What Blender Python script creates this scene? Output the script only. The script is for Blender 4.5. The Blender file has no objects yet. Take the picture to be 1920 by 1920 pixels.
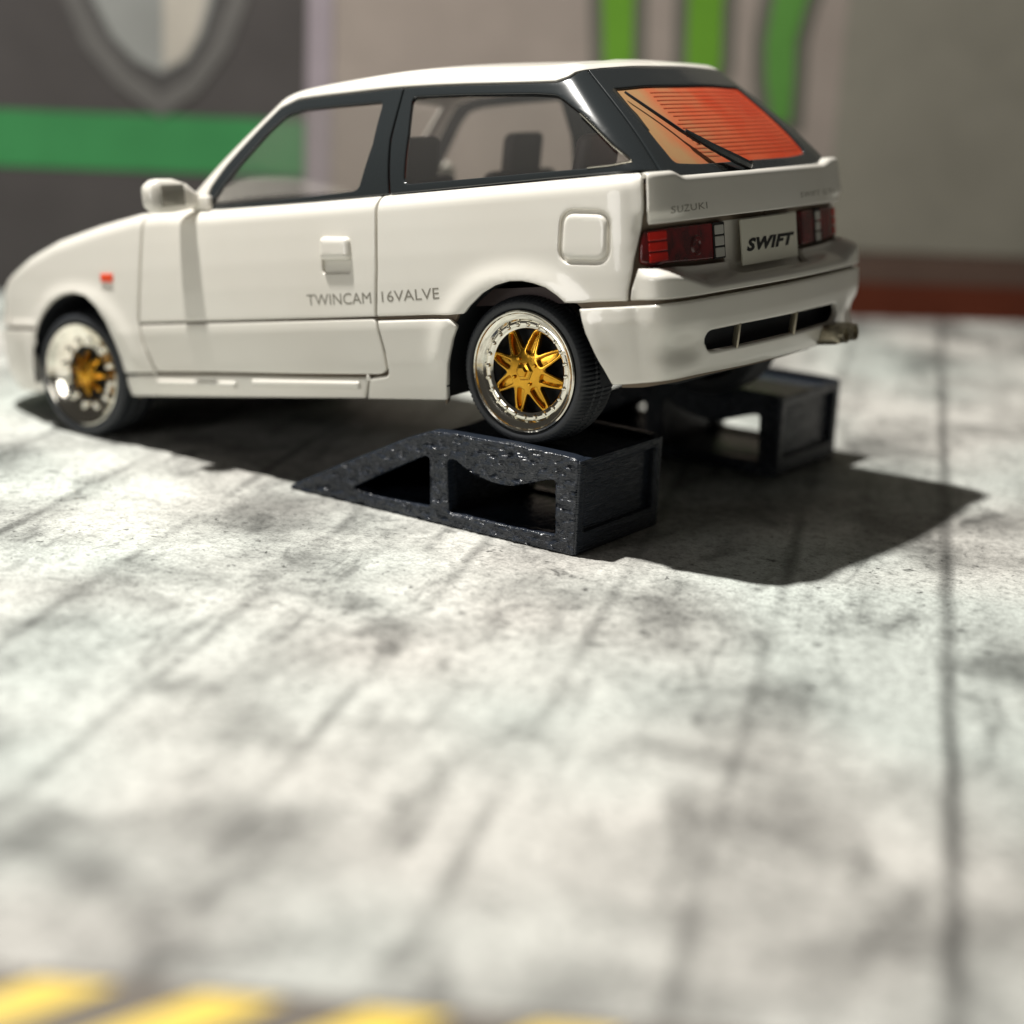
import bpy, bmesh, math, random
import numpy as np
from mathutils import Vector, Matrix, geometry, noise
random.seed(7); np.random.seed(7)

# ------------------------------------------------------------------ camera, world, lamps, exposure
# one unit here is one metre of the full-size car; the model is 1:64, so the scene unit is 1/64 m
scene = bpy.context.scene
scene.render.engine = 'CYCLES'
scene.render.resolution_x = scene.render.resolution_y = 1024
scene.cycles.use_denoising = True
scene.cycles.max_bounces = 10
scene.cycles.transparent_max_bounces = 16
scene.cycles.caustics_reflective = False
scene.cycles.caustics_refractive = False
scene.view_settings.view_transform = 'Standard'
scene.view_settings.look = 'None'
scene.view_settings.exposure = 0.0
scene.view_settings.gamma = 1.0

CAM = np.array([-3.5522, 5.9526, 1.8203])
YAW, PIT, ROLL, FPX = -0.9705, 0.2684, 0.0464, 3371.8
_fw = np.array([math.cos(PIT)*math.cos(YAW), math.cos(PIT)*math.sin(YAW), -math.sin(PIT)])
_rt = np.cross(_fw, [0, 0, 1]); _rt /= np.linalg.norm(_rt); _up = np.cross(_rt, _fw)
_c, _s = math.cos(ROLL), math.sin(ROLL)
_rt, _up = _rt*_c+_up*_s, _up*_c-_rt*_s
cam_d = bpy.data.cameras.new('camera')
cam = bpy.data.objects.new('camera', cam_d)
scene.collection.objects.link(cam)
cam.matrix_world = Matrix([[_rt[0], _up[0], -_fw[0], CAM[0]], [_rt[1], _up[1], -_fw[1], CAM[1]], [_rt[2], _up[2], -_fw[2], CAM[2]], [0, 0, 0, 1]])
cam_d.sensor_width = 36.0
cam_d.lens = 36.0*FPX/1920
cam_d.clip_start = 0.05
cam_d.clip_end = 200
cam_d.dof.use_dof = True
FOCUS = np.array([-0.10, 0.76, 0.62])
cam_d.dof.focus_distance = float((FOCUS-CAM) @ _fw)
cam_d.dof.aperture_fstop = cam_d.lens*1e-3/0.15
scene.camera = cam

world = bpy.data.worlds.new("World")
scene.world = world
world.use_nodes = True
bg = world.node_tree.nodes['Background']
bg.inputs[0].default_value = (1.0, 0.93, 0.82, 1)
bg.inputs[1].default_value = 0.048

def area_lamp(name, loc, target, size, power, color):
    d = bpy.data.lights.new(name, 'AREA'); d.shape = 'DISK'; d.size = size; d.energy = power; d.color = color
    o = bpy.data.objects.new(name, d); scene.collection.objects.link(o)
    o.location = loc
    o.rotation_euler = (Vector(target)-Vector(loc)).to_track_quat('-Z', 'Y').to_euler()
    return o
# the desk lamp close above the model, and an added soft fill brightening the car's near side
area_lamp('desk_lamp', (3.15, 1.85, 9.2), (0.2, 0.4, 0), 0.34, 1780, (1.0, 0.97, 0.915))
area_lamp('side_fill', (2.5, 9.5, 2.2), (0.5, 0, 0.6), 3.0, 130, (1.0, 0.97, 0.93))

# ------------------------------------------------------------------ body surfaces (pure numpy)
L_WB=2.265; R0=.268; HR=.3391; TH=np.arcsin(HR/L_WB)
def spl(t,y,q):
    """natural cubic spline, y (n,k)"""
    t=np.asarray(t,float);y=np.asarray(y,float);n=len(t);h=np.diff(t)
    A=np.eye(n);r=np.zeros_like(y)
    for i in range(1,n-1):
        A[i,i-1]=h[i-1];A[i,i]=2*(h[i-1]+h[i]);A[i,i+1]=h[i]
        r[i]=6*((y[i+1]-y[i])/h[i]-(y[i]-y[i-1])/h[i-1])
    M=np.linalg.solve(A,r)
    q=np.asarray(q,float);i=np.clip(np.searchsorted(t,q)-1,0,n-2)
    a=(t[i+1]-q)/h[i];b=(q-t[i])/h[i]
    if y.ndim>1:
        a=a[...,None];b=b[...,None];hh=h[i][...,None]
    else: hh=h[i]
    return a*y[i]+b*y[i+1]+((a**3-a)*M[i]+(b**3-b)*M[i+1])*hh**2/6
def sm(x,a,b):
    t=np.clip((x-a)/(b-a),0,1);return t*t*(3-2*t)
LO=np.array([(-.640,0),(-.634,.2),(-.618,.4),(-.603,.56),(-.590,.66),(-.566,.72),(-.51,.764),(-.38,.783),(-.1,.789),(.4,.795),(.9,.798),(1.5,.796),(2.0,.788),(2.4,.77),(2.7,.725),(2.86,.66),(2.97,.54),(3.04,.35),(3.06,.17),(3.065,0)])
_full=np.r_[LO[:0:-1]*[1,-1],LO,LO[-2:0:-1]*[1,-1]]  # crosses both centres
_d=np.r_[0,np.cumsum(np.hypot(*np.diff(_full,axis=0).T))]
_i0=len(LO)-1; _d-=_d[_i0]; SMAX=_d[2*_i0]
_q=np.linspace(-.3,SMAX+.3,3000); _P=spl(_d,_full,_q)
_T=np.gradient(_P,_q,axis=0);_T/=np.linalg.norm(_T,axis=1)[:,None]
_N=np.c_[-_T[:,1],_T[:,0]]   # outward: at side T=(+x,0) -> N=(0,1)
ZT=np.array([(-.7,.925),(-.5,.93),(-.2,.928),(.3,.922),(.9,.916),(1.4,.915),(1.7,.925),(1.86,.920),(2.1,.887),(2.37,.838),(2.59,.775),(2.71,.728),(2.85,.675),(3.1,.60)])
def outl(s):
    """plan outline with signed s, mirrored over both centres"""
    s=np.asarray(s,float);sg=np.where(s<0,-1.,1.);a=np.abs(s)
    over=a>SMAX;sg=np.where(over,-sg,sg);a=np.where(over,2*SMAX-a,a)
    x=np.interp(a,_q,_P[:,0]);y=np.interp(a,_q,_P[:,1]);nx=np.interp(a,_q,_N[:,0]);ny=np.interp(a,_q,_N[:,1])
    return x,y,nx,ny,sg
def SL0(s,t):
    s,t=np.broadcast_arrays(np.asarray(s,float),np.asarray(t,float))
    x,y,nx,ny,sg=outl(s)
    wr=sm(-nx,.35,.85);wf=sm(nx,.35,.85)
    zt=np.interp(x,ZT[:,0],ZT[:,1]);zt=zt*(1-wr)+wr*(.908+.020*sm(np.abs(y),.53,.62));r=.055-.035*wr
    zs=zt-r
    ph=np.clip((t-zs)/r,0,np.pi/2)
    z=np.where(t<zs,t,zs+r*np.sin(ph)); inw=np.where(t<zs,0,r*(1-np.cos(ph)))+np.maximum(0,t-zs-r*np.pi/2)
    ds=np.interp(z,[.1,.17,.22,.30,.44,.47,.6,.7,.8,.88,.95],[-.06,-.036,-.020,-.008,.006,.005,.004,0,-.007,-.014,-.02])
    # bumper ends a touch proud of the quarter and fender
    bz=sm(z,.505,.49)
    ds=ds+.010*bz*np.maximum(sm(x,-.28,-.36),sm(x,2.5,2.6))
    # arch lips
    for cx,cz,rr in((-.02,.253,.335),(2.265,.27,.32)):
        d=np.hypot(x-cx,z-cz)
        ds=ds+.016*np.exp(-((d-rr-.01)/.05)**2)*sm(z,.2,.35)*sm(z,.75,.6)
    ya=np.abs(y)
    zc=.535+.055*sm(ya,.50,.74)
    dz=z-zc
    # rear face: bumper -> ridge -> shelf -> lamp band -> hatch
    low=np.interp(z,[.15,.2,.25,.33,.42,.50,.8],[-.06,-.01,.02,.050,.062,.066,.066])
    dr=low*sm(dz,.045,-.012)+(-.018)*(1-sm(dz,.045,-.012))
    dr=dr-.012*sm(z,.735,.75)*0+.016*sm(z,.74,.76)-.010*sm(z,.78,.93)
    dr=dr+.014*sm(ya,.50,.66)*sm(z,.765,.80)
    # recess round the exhaust-side valance: soft scoop beside the slot
    dr=dr-.03*np.exp(-((z-.335)/.045)**2)*np.exp(-((ya-.66)/.11)**2)*sm(y*0+ya,.5,.6)
    df=np.interp(z,[.15,.2,.28,.42,.5,.55,.62,.72],[-.04,.0,.03,.035,.03,.0,-.01,-.06])
    d=ds*(1-wr-wf)+dr*wr+df*wf-inw
    return np.stack([x+nx*d,(y+ny*d)*sg,z],-1)
# greenhouse
UB=np.array([(-.580,0,.905),(-.580,.3,.905),(-.572,.5,.910),(-.553,.62,.925),(-.505,.69,.935),(-.42,.718,.932),(-.2,.733,.93),(.3,.742,.922),(.9,.744,.914),(1.4,.737,.910),(1.60,.715,.915),(1.70,.65,.925),(1.76,.5,.935),(1.82,.25,.945),(1.84,0,.948)])
UT=np.array([(-.225,0,1.295),(-.223,.2,1.295),(-.215,.40,1.29),(-.20,.48,1.292),(-.165,.525,1.292),(-.09,.55,1.292),(.08,.562,1.300),(.4,.572,1.316),(.72,.574,1.322),(1.0,.573,1.320),(1.15,.563,1.312),(1.22,.52,1.306),(1.255,.4,1.318),(1.275,.2,1.330),(1.28,0,1.334)])
def _mk(C):
    f=np.r_[C[:0:-1]*[1,-1,1],C,C[-2:0:-1]*[1,-1,1]];n=len(C)-1
    k=np.arange(len(f))-n
    q=np.linspace(-3,n+3,2600);return q,spl(k,f,q)
_ub=_mk(UB);_ut=_mk(UT);UMAX=len(UB)-1
def SU0(s,t):
    s,t=np.broadcast_arrays(np.asarray(s,float),np.asarray(t,float))
    sg=np.where(s<0,-1.,1.);a=np.abs(s);ov=a>UMAX;sg=np.where(ov,-sg,sg);a=np.where(ov,2*UMAX-a,a)
    B=np.stack([np.interp(a,_ub[0],_ub[1][:,i]) for i in range(3)],-1)
    T=np.stack([np.interp(a,_ut[0],_ut[1][:,i]) for i in range(3)],-1)
    e=1e-3
    def o(u):return np.stack([np.interp(u,_ut[0],_ut[1][:,i]) for i in range(2)],-1)
    tt=o(a+e)-o(a-e);tt/=np.linalg.norm(tt,axis=-1,keepdims=True)
    inn=np.stack([tt[...,1],-tt[...,0],0*a],-1)
    e1=T-B;e1=e1/np.linalg.norm(e1,axis=-1,keepdims=True)
    tc=np.clip(t,0,1)[...,None];r=.05
    P=B+(T-B)*tc-inn*.022*np.sin(np.pi*tc)*(1-.5*tc)
    ph=np.clip((t-1)*4,0,np.pi/2)[...,None]
    P=P+r*(np.sin(ph)*e1+(1-np.cos(ph))*inn)
    P=P+np.minimum(t,0)[...,None]*.3*np.array([0,0,1.])
    return P*np.stack([np.ones_like(sg),sg,np.ones_like(sg)],-1)

# metric parameter for the greenhouse
_ug = np.linspace(-3, UMAX+3, 1200)
_um = (np.stack([np.interp(_ug, _ub[0], _ub[1][:, i]) for i in range(2)], -1)+np.stack([np.interp(_ug, _ut[0], _ut[1][:, i]) for i in range(2)], -1))/2
_ul = np.r_[0, np.cumsum(np.hypot(*np.diff(_um, axis=0).T))]
_ul = _ul-np.interp(0, _ug, _ul)
ULM = float(np.interp(UMAX, _ug, _ul))
KT = .45
def ulen(i):
    sg = -1 if i < 0 else 1; a = abs(i)
    if a > UMAX: return sg*(2*ULM-float(np.interp(2*UMAX-a, _ug, _ul)))
    return sg*float(np.interp(a, _ug, _ul))
def SU(a, t):
    a = np.asarray(a, float); sg = np.where(a < 0, -1., 1.); m = np.abs(a); ov = m > ULM
    m = np.where(ov, 2*ULM-m, m)
    i = np.interp(m, _ul, _ug)
    i = np.where(ov, 2*UMAX-i, i)
    return SU0(sg*i, np.asarray(t, float)/KT)
SL = SL0
def UP(pts): return [(ulen(s), t*KT) for s, t in pts]
def top_tau(s, extra=0.0):
    x, y, nx, ny, sg = outl(s); wr = sm(-nx, .35, .85)
    zt = np.interp(x, ZT[:, 0], ZT[:, 1]); zt = zt*(1-wr)+wr*(.908+.020*sm(np.abs(y), .53, .62)); r = .055-.035*wr
    return float(zt-r+r*np.pi/2+extra)

def snorm(S, s, t):
    e = 2e-3
    a = S(s+e, t)-S(s-e, t); b = S(s, t+e)-S(s, t-e)
    n = np.cross(a, b); l = np.linalg.norm(n, axis=-1, keepdims=True); n = n/np.maximum(l, 1e-12)
    return -n   # s runs forward on the left side: outward is -(ds x dt)
def area2(P):
    x, y = P[:, 0], P[:, 1]; return .5*np.sum(x*np.roll(y, -1)-np.roll(x, -1)*y)
def ccw(P):
    P = np.asarray(P, float); return P if area2(P) > 0 else P[::-1]
def inset(P, d):
    """move a ccw loop inwards (d>0)"""
    a = P-np.roll(P, 1, 0); b = np.roll(P, -1, 0)-P
    a /= np.maximum(np.linalg.norm(a, axis=1), 1e-12)[:, None]; b /= np.maximum(np.linalg.norm(b, axis=1), 1e-12)[:, None]
    na = np.c_[-a[:, 1], a[:, 0]]; nb = np.c_[-b[:, 1], b[:, 0]]
    m = na+nb; l = np.linalg.norm(m, axis=1, keepdims=True); m = m/np.maximum(l, 1e-6)
    k = 1/np.clip((m*na).sum(1), .5, 1)
    return P+m*(d*k)[:, None]
def rnd(P, r, n=5):
    P = np.asarray(P, float); o = []
    for i in range(len(P)):
        p0, p, p1 = P[i-1], P[i], P[(i+1) % len(P)]
        a, b = p0-p, p1-p; la, lb = np.linalg.norm(a), np.linalg.norm(b)
        if la < 1e-9 or lb < 1e-9: continue
        ca = (a@b)/(la*lb)
        if ca < -.97: o.append(p); continue
        q0 = p+a/la*min(r, .45*la); q1 = p+b/lb*min(r, .45*lb)
        for t in np.linspace(0, 1, n): o.append((1-t)**2*q0+2*t*(1-t)*p+t*t*q1)
    return np.array(o)
def resamp(P, h):
    o = []
    for i in range(len(P)):
        a, b = P[i], P[(i+1) % len(P)]; n = max(1, int(np.ceil(np.linalg.norm(b-a)/h)))
        for k in range(n): o.append(a+(b-a)*k/n)
    return np.array(o)
def inside(P, Q):
    x, y = Q[:, 0], Q[:, 1]; c = np.zeros(len(Q), bool)
    for i in range(len(P)):
        x0, y0 = P[i-1]; x1, y1 = P[i]
        if y0 == y1: continue
        k = ((y0 > y) != (y1 > y)) & (x < (x1-x0)*(y-y0)/(y1-y0)+x0); c ^= k
    return c
def segdist(P, Q):
    d = np.full(len(Q), 1e9)
    for i in range(len(P)):
        a, b = P[i-1], P[i]; ab = b-a; t = np.clip(((Q-a)@ab)/max(ab@ab, 1e-12), 0, 1)
        d = np.minimum(d, np.linalg.norm(Q-(a+t[:, None]*ab), axis=1))
    return d

COL = scene.collection
def link(name, me, mat, parent=None, smooth=True):
    if mat is not None: me.materials.append(mat)
    if smooth: me.shade_smooth()
    o = bpy.data.objects.new(name, me); COL.objects.link(o)
    if parent is not None: o.parent = parent
    return o
def mesh(name, V, F):
    me = bpy.data.meshes.new(name); me.from_pydata([tuple(map(float, v)) for v in V], [], F); me.validate(); me.update(); return me

def panel_vf(S, outer, holes=(), h=.015, gap=.0045, bev=.0065, depth=.02, off=0.0, eh=None, disp=None, hgap=None, wall=True):
    """triangulated patch of surface S inside the polygon, with rolled edges that turn inwards"""
    eh = eh or h*.8; hgap = gap if hgap is None else hgap
    loops = [resamp(inset(ccw(outer), gap), eh)]
    for H in holes: loops.append(resamp(inset(ccw(H)[::-1], hgap), eh))
    rings = [inset(L, bev) for L in loops]
    aa = [(1-math.sin(a), 1-math.cos(a)) for a in (math.radians(30), math.radians(60), math.radians(90))]
    lo = rings[0].min(0); hi = rings[0].max(0)
    gx = np.arange(lo[0], hi[0]+h, h); gy = np.arange(lo[1], hi[1]+h, h*.866)
    X, Y = np.meshgrid(gx, gy); X = X+(np.arange(len(gy)) % 2)[:, None]*h*.5
    Q = np.c_[X.ravel(), Y.ravel()]
    k = inside(rings[0], Q) & (segdist(rings[0], Q) > h*.45)
    for R in rings[1:]: k &= ~inside(R, Q) & (segdist(R, Q) > h*.45)
    Q = Q[k]
    vs = []; es = []
    for R in rings:
        n0 = len(vs); vs += list(map(tuple, R)); es += [(n0+i, n0+(i+1) % len(R)) for i in range(len(R))]
    vs += list(map(tuple, Q))
    ov, oe, of, _, _, _ = geometry.delaunay_2d_cdt([Vector(v) for v in vs], es, [], 0, 1e-6)
    A = np.array([tuple(v) for v in ov])
    F = [tuple(f) for f in of]
    cen = np.array([A[list(f)].mean(0) for f in F])
    k = inside(rings[0], cen)
    for R in rings[1:]: k &= ~inside(R, cen)
    F = [f for f, g in zip(F, k) if g]
    P = S(A[:, 0], A[:, 1]); N = snorm(S, A[:, 0], A[:, 1])
    dd = np.full(len(A), off) if disp is None else off+disp(P)
    V = list(P+N*dd[:, None])
    used = set(i for f in F for i in f)
    # orient faces outwards
    O = []
    for f in F:
        a, b, c = (V[f[0]], V[f[1]], V[f[2]])
        O.append(f if np.cross(b-a, c-a)@N[f[0]] > 0 else f[::-1])
    key = {(round(float(a[0]), 6), round(float(a[1]), 6)): i for i, a in enumerate(A)}
    for L, R in zip(loops, rings):
        idx = []
        for r in R:
            j = key.get((round(float(r[0]), 6), round(float(r[1]), 6)))
            if j is None: j = int(np.argmin(((A-r)**2).sum(1)))
            idx.append(j)
        prev = idx
        steps = [(L+(R-L)*f, -bev*g) for f, g in aa]+([(L, -max(depth, bev*1.5))] if wall else [])
        for Pm, dz in steps:
            n0 = len(V); p = S(Pm[:, 0], Pm[:, 1]); n = snorm(S, Pm[:, 0], Pm[:, 1])
            V += list(p+n*(off+dz)); cur = list(range(n0, n0+len(Pm))); m = len(Pm)
            for i in range(m):
                a, b, c, d = prev[i], prev[(i+1) % m], cur[(i+1) % m], cur[i]
                va, vb, vd = V[a], V[b], V[d]
                if a == b: O.append((a, c, d)); continue
                O.append((a, d, c, b))
            prev = cur
    return V, O
def panel(name, S, outer, mat, parent, holes=(), mirror=False, label=None, **k):
    V, F = panel_vf(S, outer, holes, **k)
    me = mesh(name, V, F)
    bm = bmesh.new(); bm.from_mesh(me); bmesh.ops.recalc_face_normals(bm, faces=bm.faces)
    bm.to_mesh(me); bm.free()
    o = link(name, me, mat, parent)
    if label: o['label'] = label
    wn = o.modifiers.new('wn', 'WEIGHTED_NORMAL'); wn.mode = 'FACE_AREA'; wn.weight = 80
    if mirror:
        me2 = mesh(name, [(v[0], -v[1], v[2]) for v in V], [f[::-1] for f in F])
        bm = bmesh.new(); bm.from_mesh(me2); bmesh.ops.recalc_face_normals(bm, faces=bm.faces); bm.to_mesh(me2); bm.free()
        o2 = link(name, me2, mat, parent)
        return o, o2
    return o
def msym(P):
    """mirror a half polygon (left side, listed from centre bottom round to centre top) to both sides"""
    P = list(P); return P+[(-s, t) for s, t in reversed(P)]
def grid_vf(fn, nu, nv):
    V = [fn(i/(nu-1), j/(nv-1)) for j in range(nv) for i in range(nu)]
    F = [(j*nu+i, j*nu+i+1, (j+1)*nu+i+1, (j+1)*nu+i) for j in range(nv-1) for i in range(nu-1)]
    return V, F
def box_vf(x0, x1, y0, y1, z0, z1, b=0.0):
    bm = bmesh.new(); bmesh.ops.create_cube(bm, size=1)
    for v in bm.verts: v.co = Vector(((x0+x1)/2+v.co.x*(x1-x0), (y0+y1)/2+v.co.y*(y1-y0), (z0+z1)/2+v.co.z*(z1-z0)))
    if b > 0: bmesh.ops.bevel(bm, geom=bm.edges[:]+bm.verts[:], offset=b, segments=3, affect='EDGES', profile=.5)
    bm.verts.index_update()
    V = [tuple(v.co) for v in bm.verts]; F = [tuple(v.index for v in f.verts) for f in bm.faces]; bm.free(); return V, F
def tube_vf(pts, r, n=10, caps=True):
    pts = [Vector(p) for p in pts]; V = []; F = []
    rr = r if isinstance(r, (list, tuple)) else [r]*len(pts)
    for i, p in enumerate(pts):
        d = (pts[min(i+1, len(pts)-1)]-pts[max(i-1, 0)]).normalized()
        u = d.orthogonal().normalized() if i == 0 else (u-d*u.dot(d)).normalized()
        w = d.cross(u)
        for k in range(n):
            a = 2*math.pi*k/n; V.append(tuple(p+(u*math.cos(a)+w*math.sin(a))*rr[i]))
    for i in range(len(pts)-1):
        for k in range(n): F.append((i*n+k, i*n+(k+1) % n, (i+1)*n+(k+1) % n, (i+1)*n+k))
    if caps: F.append(tuple(range(n))[::-1]); F.append(tuple(range(len(V)-n, len(V))))
    return V, F
def lathe_vf(prof, n=96, tread=None):
    """prof: (radius, y) pairs; axis = y"""
    V = []; F = []
    for (r, y) in prof:
        for k in range(n):
            a = 2*math.pi*k/n; rr, yy = (r, y) if tread is None else tread(r, y, a, k)
            V.append((rr*math.cos(a), yy, rr*math.sin(a)))
    m = len(prof)
    for i in range(m-1):
        for k in range(n): F.append((i*n+k, (i+1)*n+k, (i+1)*n+(k+1) % n, i*n+(k+1) % n))
    return V, F
def cat(*vfs):
    V = []; F = []
    for v, f in vfs:
        n = len(V); V += list(v); F += [tuple(i+n for i in g) for g in f]
    return V, F
def add(name, vf, mat, parent=None, smooth=True, sharp=None):
    me = mesh(name, *vf)
    bm = bmesh.new(); bm.from_mesh(me); bmesh.ops.recalc_face_normals(bm, faces=bm.faces); bm.to_mesh(me); bm.free()
    o = link(name, me, mat, parent, smooth)
    if smooth: me.set_sharp_from_angle(angle=math.radians(sharp or 40))
    return o
def text_mesh(txt, shear=0.0, bold=0.0, space=1.0):
    cu = bpy.data.curves.new('t', 'FONT'); cu.body = txt; cu.shear = shear; cu.offset = bold; cu.space_character = space; cu.resolution_u = 3
    o = bpy.data.objects.new('t', cu); COL.objects.link(o)
    dg = bpy.context.evaluated_depsgraph_get()
    me = bpy.data.meshes.new_from_object(o.evaluated_get(dg))
    V = np.array([v.co[:] for v in me.vertices]); F = [tuple(p.vertices) for p in me.polygons]
    bpy.data.objects.remove(o); bpy.data.curves.remove(cu); bpy.data.meshes.remove(me)
    V[:, 0] = (V[:, 0]-V[:, 0].min())/np.ptp(V[:, 0]); V[:, 1] = (V[:, 1]-V[:, 1].min())/np.ptp(V[:, 1])
    return V, F
def decal(name, txt, S, s0, s1, z0, z1, mat, parent, off=.0006, slope=0.0, **k):
    V, F = text_mesh(txt, **k)
    s = s0+(s1-s0)*V[:, 0]; t = z0+(z1-z0)*V[:, 1]+slope*V[:, 0]
    P = S(s, t)+snorm(S, s, t)*off
    me = mesh(name, P, F); return link(name, me, mat, parent, smooth=False)

# ------------------------------------------------------------------ materials
def mat(name, base, rough=.5, metal=0.0, coat=0.0, spec=.5, bump=None, noise_col=None, **kw):
    m = bpy.data.materials.new(name); m.use_nodes = True; nt = m.node_tree; b = nt.nodes['Principled BSDF']
    b.inputs['Base Color'].default_value = (*base, 1); b.inputs['Roughness'].default_value = rough
    b.inputs['Metallic'].default_value = metal; b.inputs['Coat Weight'].default_value = coat; b.inputs['Coat Roughness'].default_value = .06
    b.inputs['Specular IOR Level'].default_value = spec
    tc = nt.nodes.new('ShaderNodeTexCoord')
    if noise_col:   # (scale, other colour, lo, hi)
        n = nt.nodes.new('ShaderNodeTexNoise'); n.inputs['Scale'].default_value = noise_col[0]; n.inputs['Detail'].default_value = 6
        nt.links.new(tc.outputs['Object'], n.inputs['Vector'])
        r = nt.nodes.new('ShaderNodeValToRGB'); r.color_ramp.elements[0].position = noise_col[2]; r.color_ramp.elements[1].position = noise_col[3]
        r.color_ramp.elements[0].color = (*noise_col[1], 1); r.color_ramp.elements[1].color = (*base, 1)
        nt.links.new(n.outputs['Fac'], r.inputs['Fac']); nt.links.new(r.outputs['Color'], b.inputs['Base Color'])
    if bump:        # (scale, strength, distance)
        n = nt.nodes.new('ShaderNodeTexNoise'); n.inputs['Scale'].default_value = bump[0]; n.inputs['Detail'].default_value = 5
        nt.links.new(tc.outputs['Object'], n.inputs['Vector'])
        bp = nt.nodes.new('ShaderNodeBump'); bp.inputs['Strength'].default_value = bump[1]; bp.inputs['Distance'].default_value = bump[2]
        nt.links.new(n.outputs['Fac'], bp.inputs['Height']); nt.links.new(bp.outputs['Normal'], b.inputs['Normal'])
    return m
def thin_glass(name, tint, rough=.03, amount=.9):
    m = bpy.data.materials.new(name); m.use_nodes = True; nt = m.node_tree; nt.nodes.clear()
    o = nt.nodes.new('ShaderNodeOutputMaterial'); mx = nt.nodes.new('ShaderNodeMixShader')
    t = nt.nodes.new('ShaderNodeBsdfTransparent'); t.inputs[0].default_value = (*tint, 1)
    g = nt.nodes.new('ShaderNodeBsdfGlossy'); g.inputs['Roughness'].default_value = rough
    lw = nt.nodes.new('ShaderNodeLayerWeight'); lw.inputs[0].default_value = .5
    pw = nt.nodes.new('ShaderNodeMath'); pw.operation = 'POWER'; pw.inputs[1].default_value = 4.0; nt.links.new(lw.outputs['Facing'], pw.inputs[0])
    ad = nt.nodes.new('ShaderNodeMath'); ad.operation = 'MULTIPLY_ADD'; ad.inputs[1].default_value = .7; ad.inputs[2].default_value = .05; nt.links.new(pw.outputs[0], ad.inputs[0])
    df = nt.nodes.new('ShaderNodeBsdfDiffuse'); df.inputs[0].default_value = (.5, .5, .48, 1)     # fine dust and scuffs on the clear plastic
    m0 = nt.nodes.new('ShaderNodeMixShader'); m0.inputs[0].default_value = .06; nt.links.new(t.outputs[0], m0.inputs[1]); nt.links.new(df.outputs[0], m0.inputs[2]); t = m0
    nt.links.new(ad.outputs[0], mx.inputs[0]); nt.links.new(t.outputs[0], mx.inputs[1]); nt.links.new(g.outputs[0], mx.inputs[2])
    nt.links.new(mx.outputs[0], o.inputs[0]); return m
M = {
 'paint': mat('white_paint', (.78, .76, .70), .34, coat=.6, noise_col=(1.6, (.735, .705, .64), .3, .7)),
 'paint_clean': mat('white_plastic', (.74, .72, .66), .35, coat=.4),
 'shell': mat('panel_gap_wash', (.15, .115, .08), .7),
 'dark': mat('dark_underbody', (.012, .014, .018), .7),
 'black': mat('gloss_black_trim', (.022, .026, .028), .16, coat=.5, bump=(60, .03, .002)),
 'glass': thin_glass('side_glass', (.97, .965, .95)),
 'seat': mat('seat_plastic', (.055, .035, .035), .6),
 'rubber': mat('tyre_rubber', (.018, .021, .026), .5, bump=(90, .25, .003)),
 'chrome': mat('chrome_plating', (.80, .77, .68), .12, metal=1.0, bump=(35, .12, .004)),
 'gold': mat('gold_plating', (.66, .35, .04), .2, metal=1.0, bump=(45, .10, .003)),
 'steel': mat('satin_silver', (.42, .38, .29), .35, metal=.8, bump=(60, .4, .003)),
 'lamp_dark': mat('smoked_red_lens', (.19, .014, .016), .12, coat=.6, noise_col=(14, (.08, .014, .014), .42, .6)),
 'lamp_red': mat('red_lens', (.62, .02, .012), .12, coat=.6),
 'lamp_white': mat('reversing_lens', (.50, .49, .45), .35),
 'amber': mat('indicator_orange', (.75, .07, .02), .25, coat=.5),
 'ink': mat('grey_lettering', (.22, .205, .17), .6),
 'ink_black': mat('black_lettering', (.008, .008, .008), .5),
 'plate': mat('plate_plastic', (.70, .68, .58), .45),
 'mirror': mat('mirror_face', (.30, .29, .25), .25, metal=.3),
}
# ------------------------------------------------------------------ the model car
def empty(name, loc=(0, 0, 0), parent=None):
    o = bpy.data.objects.new(name, None); COL.objects.link(o); o.location = loc; o.empty_display_size = .1
    if parent is not None: o.parent = parent
    return o
car = empty('model_car')
car.rotation_euler = (0, TH, 0)
car.location = (-R0*math.sin(TH), 0, HR+R0-R0*math.cos(TH))
car['label'] = 'white three-door hatchback model car with gold wheels, its rear wheels up on the black ramps'
car['category'] = 'model car'

ARCH_R = [(1.641, .150), (1.618, .230), (1.594, .300), (1.556, .390), (1.492, .482), (1.408, .548), (1.347, .575), (1.287, .587), (1.235, .586), (1.187, .576), (1.140, .560), (1.098, .533), (1.031, .470), (.995, .400), (.965, .330), (.942, .275), (.922, .218)]
ARCH_F = [(3.328, .165), (3.326, .25), (3.333, .34), (3.350, .41), (3.380, .49), (3.425, .555), (3.485, .598), (3.563, .614), (3.640, .607), (3.714, .580), (3.775, .540), (3.825, .485), (3.862, .400), (3.882, .320), (3.885, .25), (3.864, .168)]
def arcpart(A, z, side):
    """portion of an arch above height z; side +1: all, returned in order"""
    return [p for p in A if p[1] > z]
paint = M['paint']
tt = lambda s: top_tau(s, .02)
# door, in two pressings split by the waist groove
DZ = .477
panel('door', SL, rnd([(3.098, tt(3.098)), (3.124, .817), (3.148, .667), (3.180, .493), (3.181, DZ), (1.911, DZ), (1.889, .664), (1.873, tt(1.873)), (2.2, tt(2.2)), (2.6, tt(2.6)), (2.9, tt(2.9))], .012), paint, car, mirror=True, holes=[rnd([(2.152, .648), (2.014, .644), (2.010, .705), (2.150, .710)], .014)], hgap=0)
panel('door_lower_panel', SL, rnd([(3.181, DZ), (3.171, .384), (3.136, .290), (3.122, .272), (2.783, .270), (2.326, .262), (1.925, .258), (1.893, .275), (1.892, .349), (1.911, DZ)], .02), paint, car, mirror=True)
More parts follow.
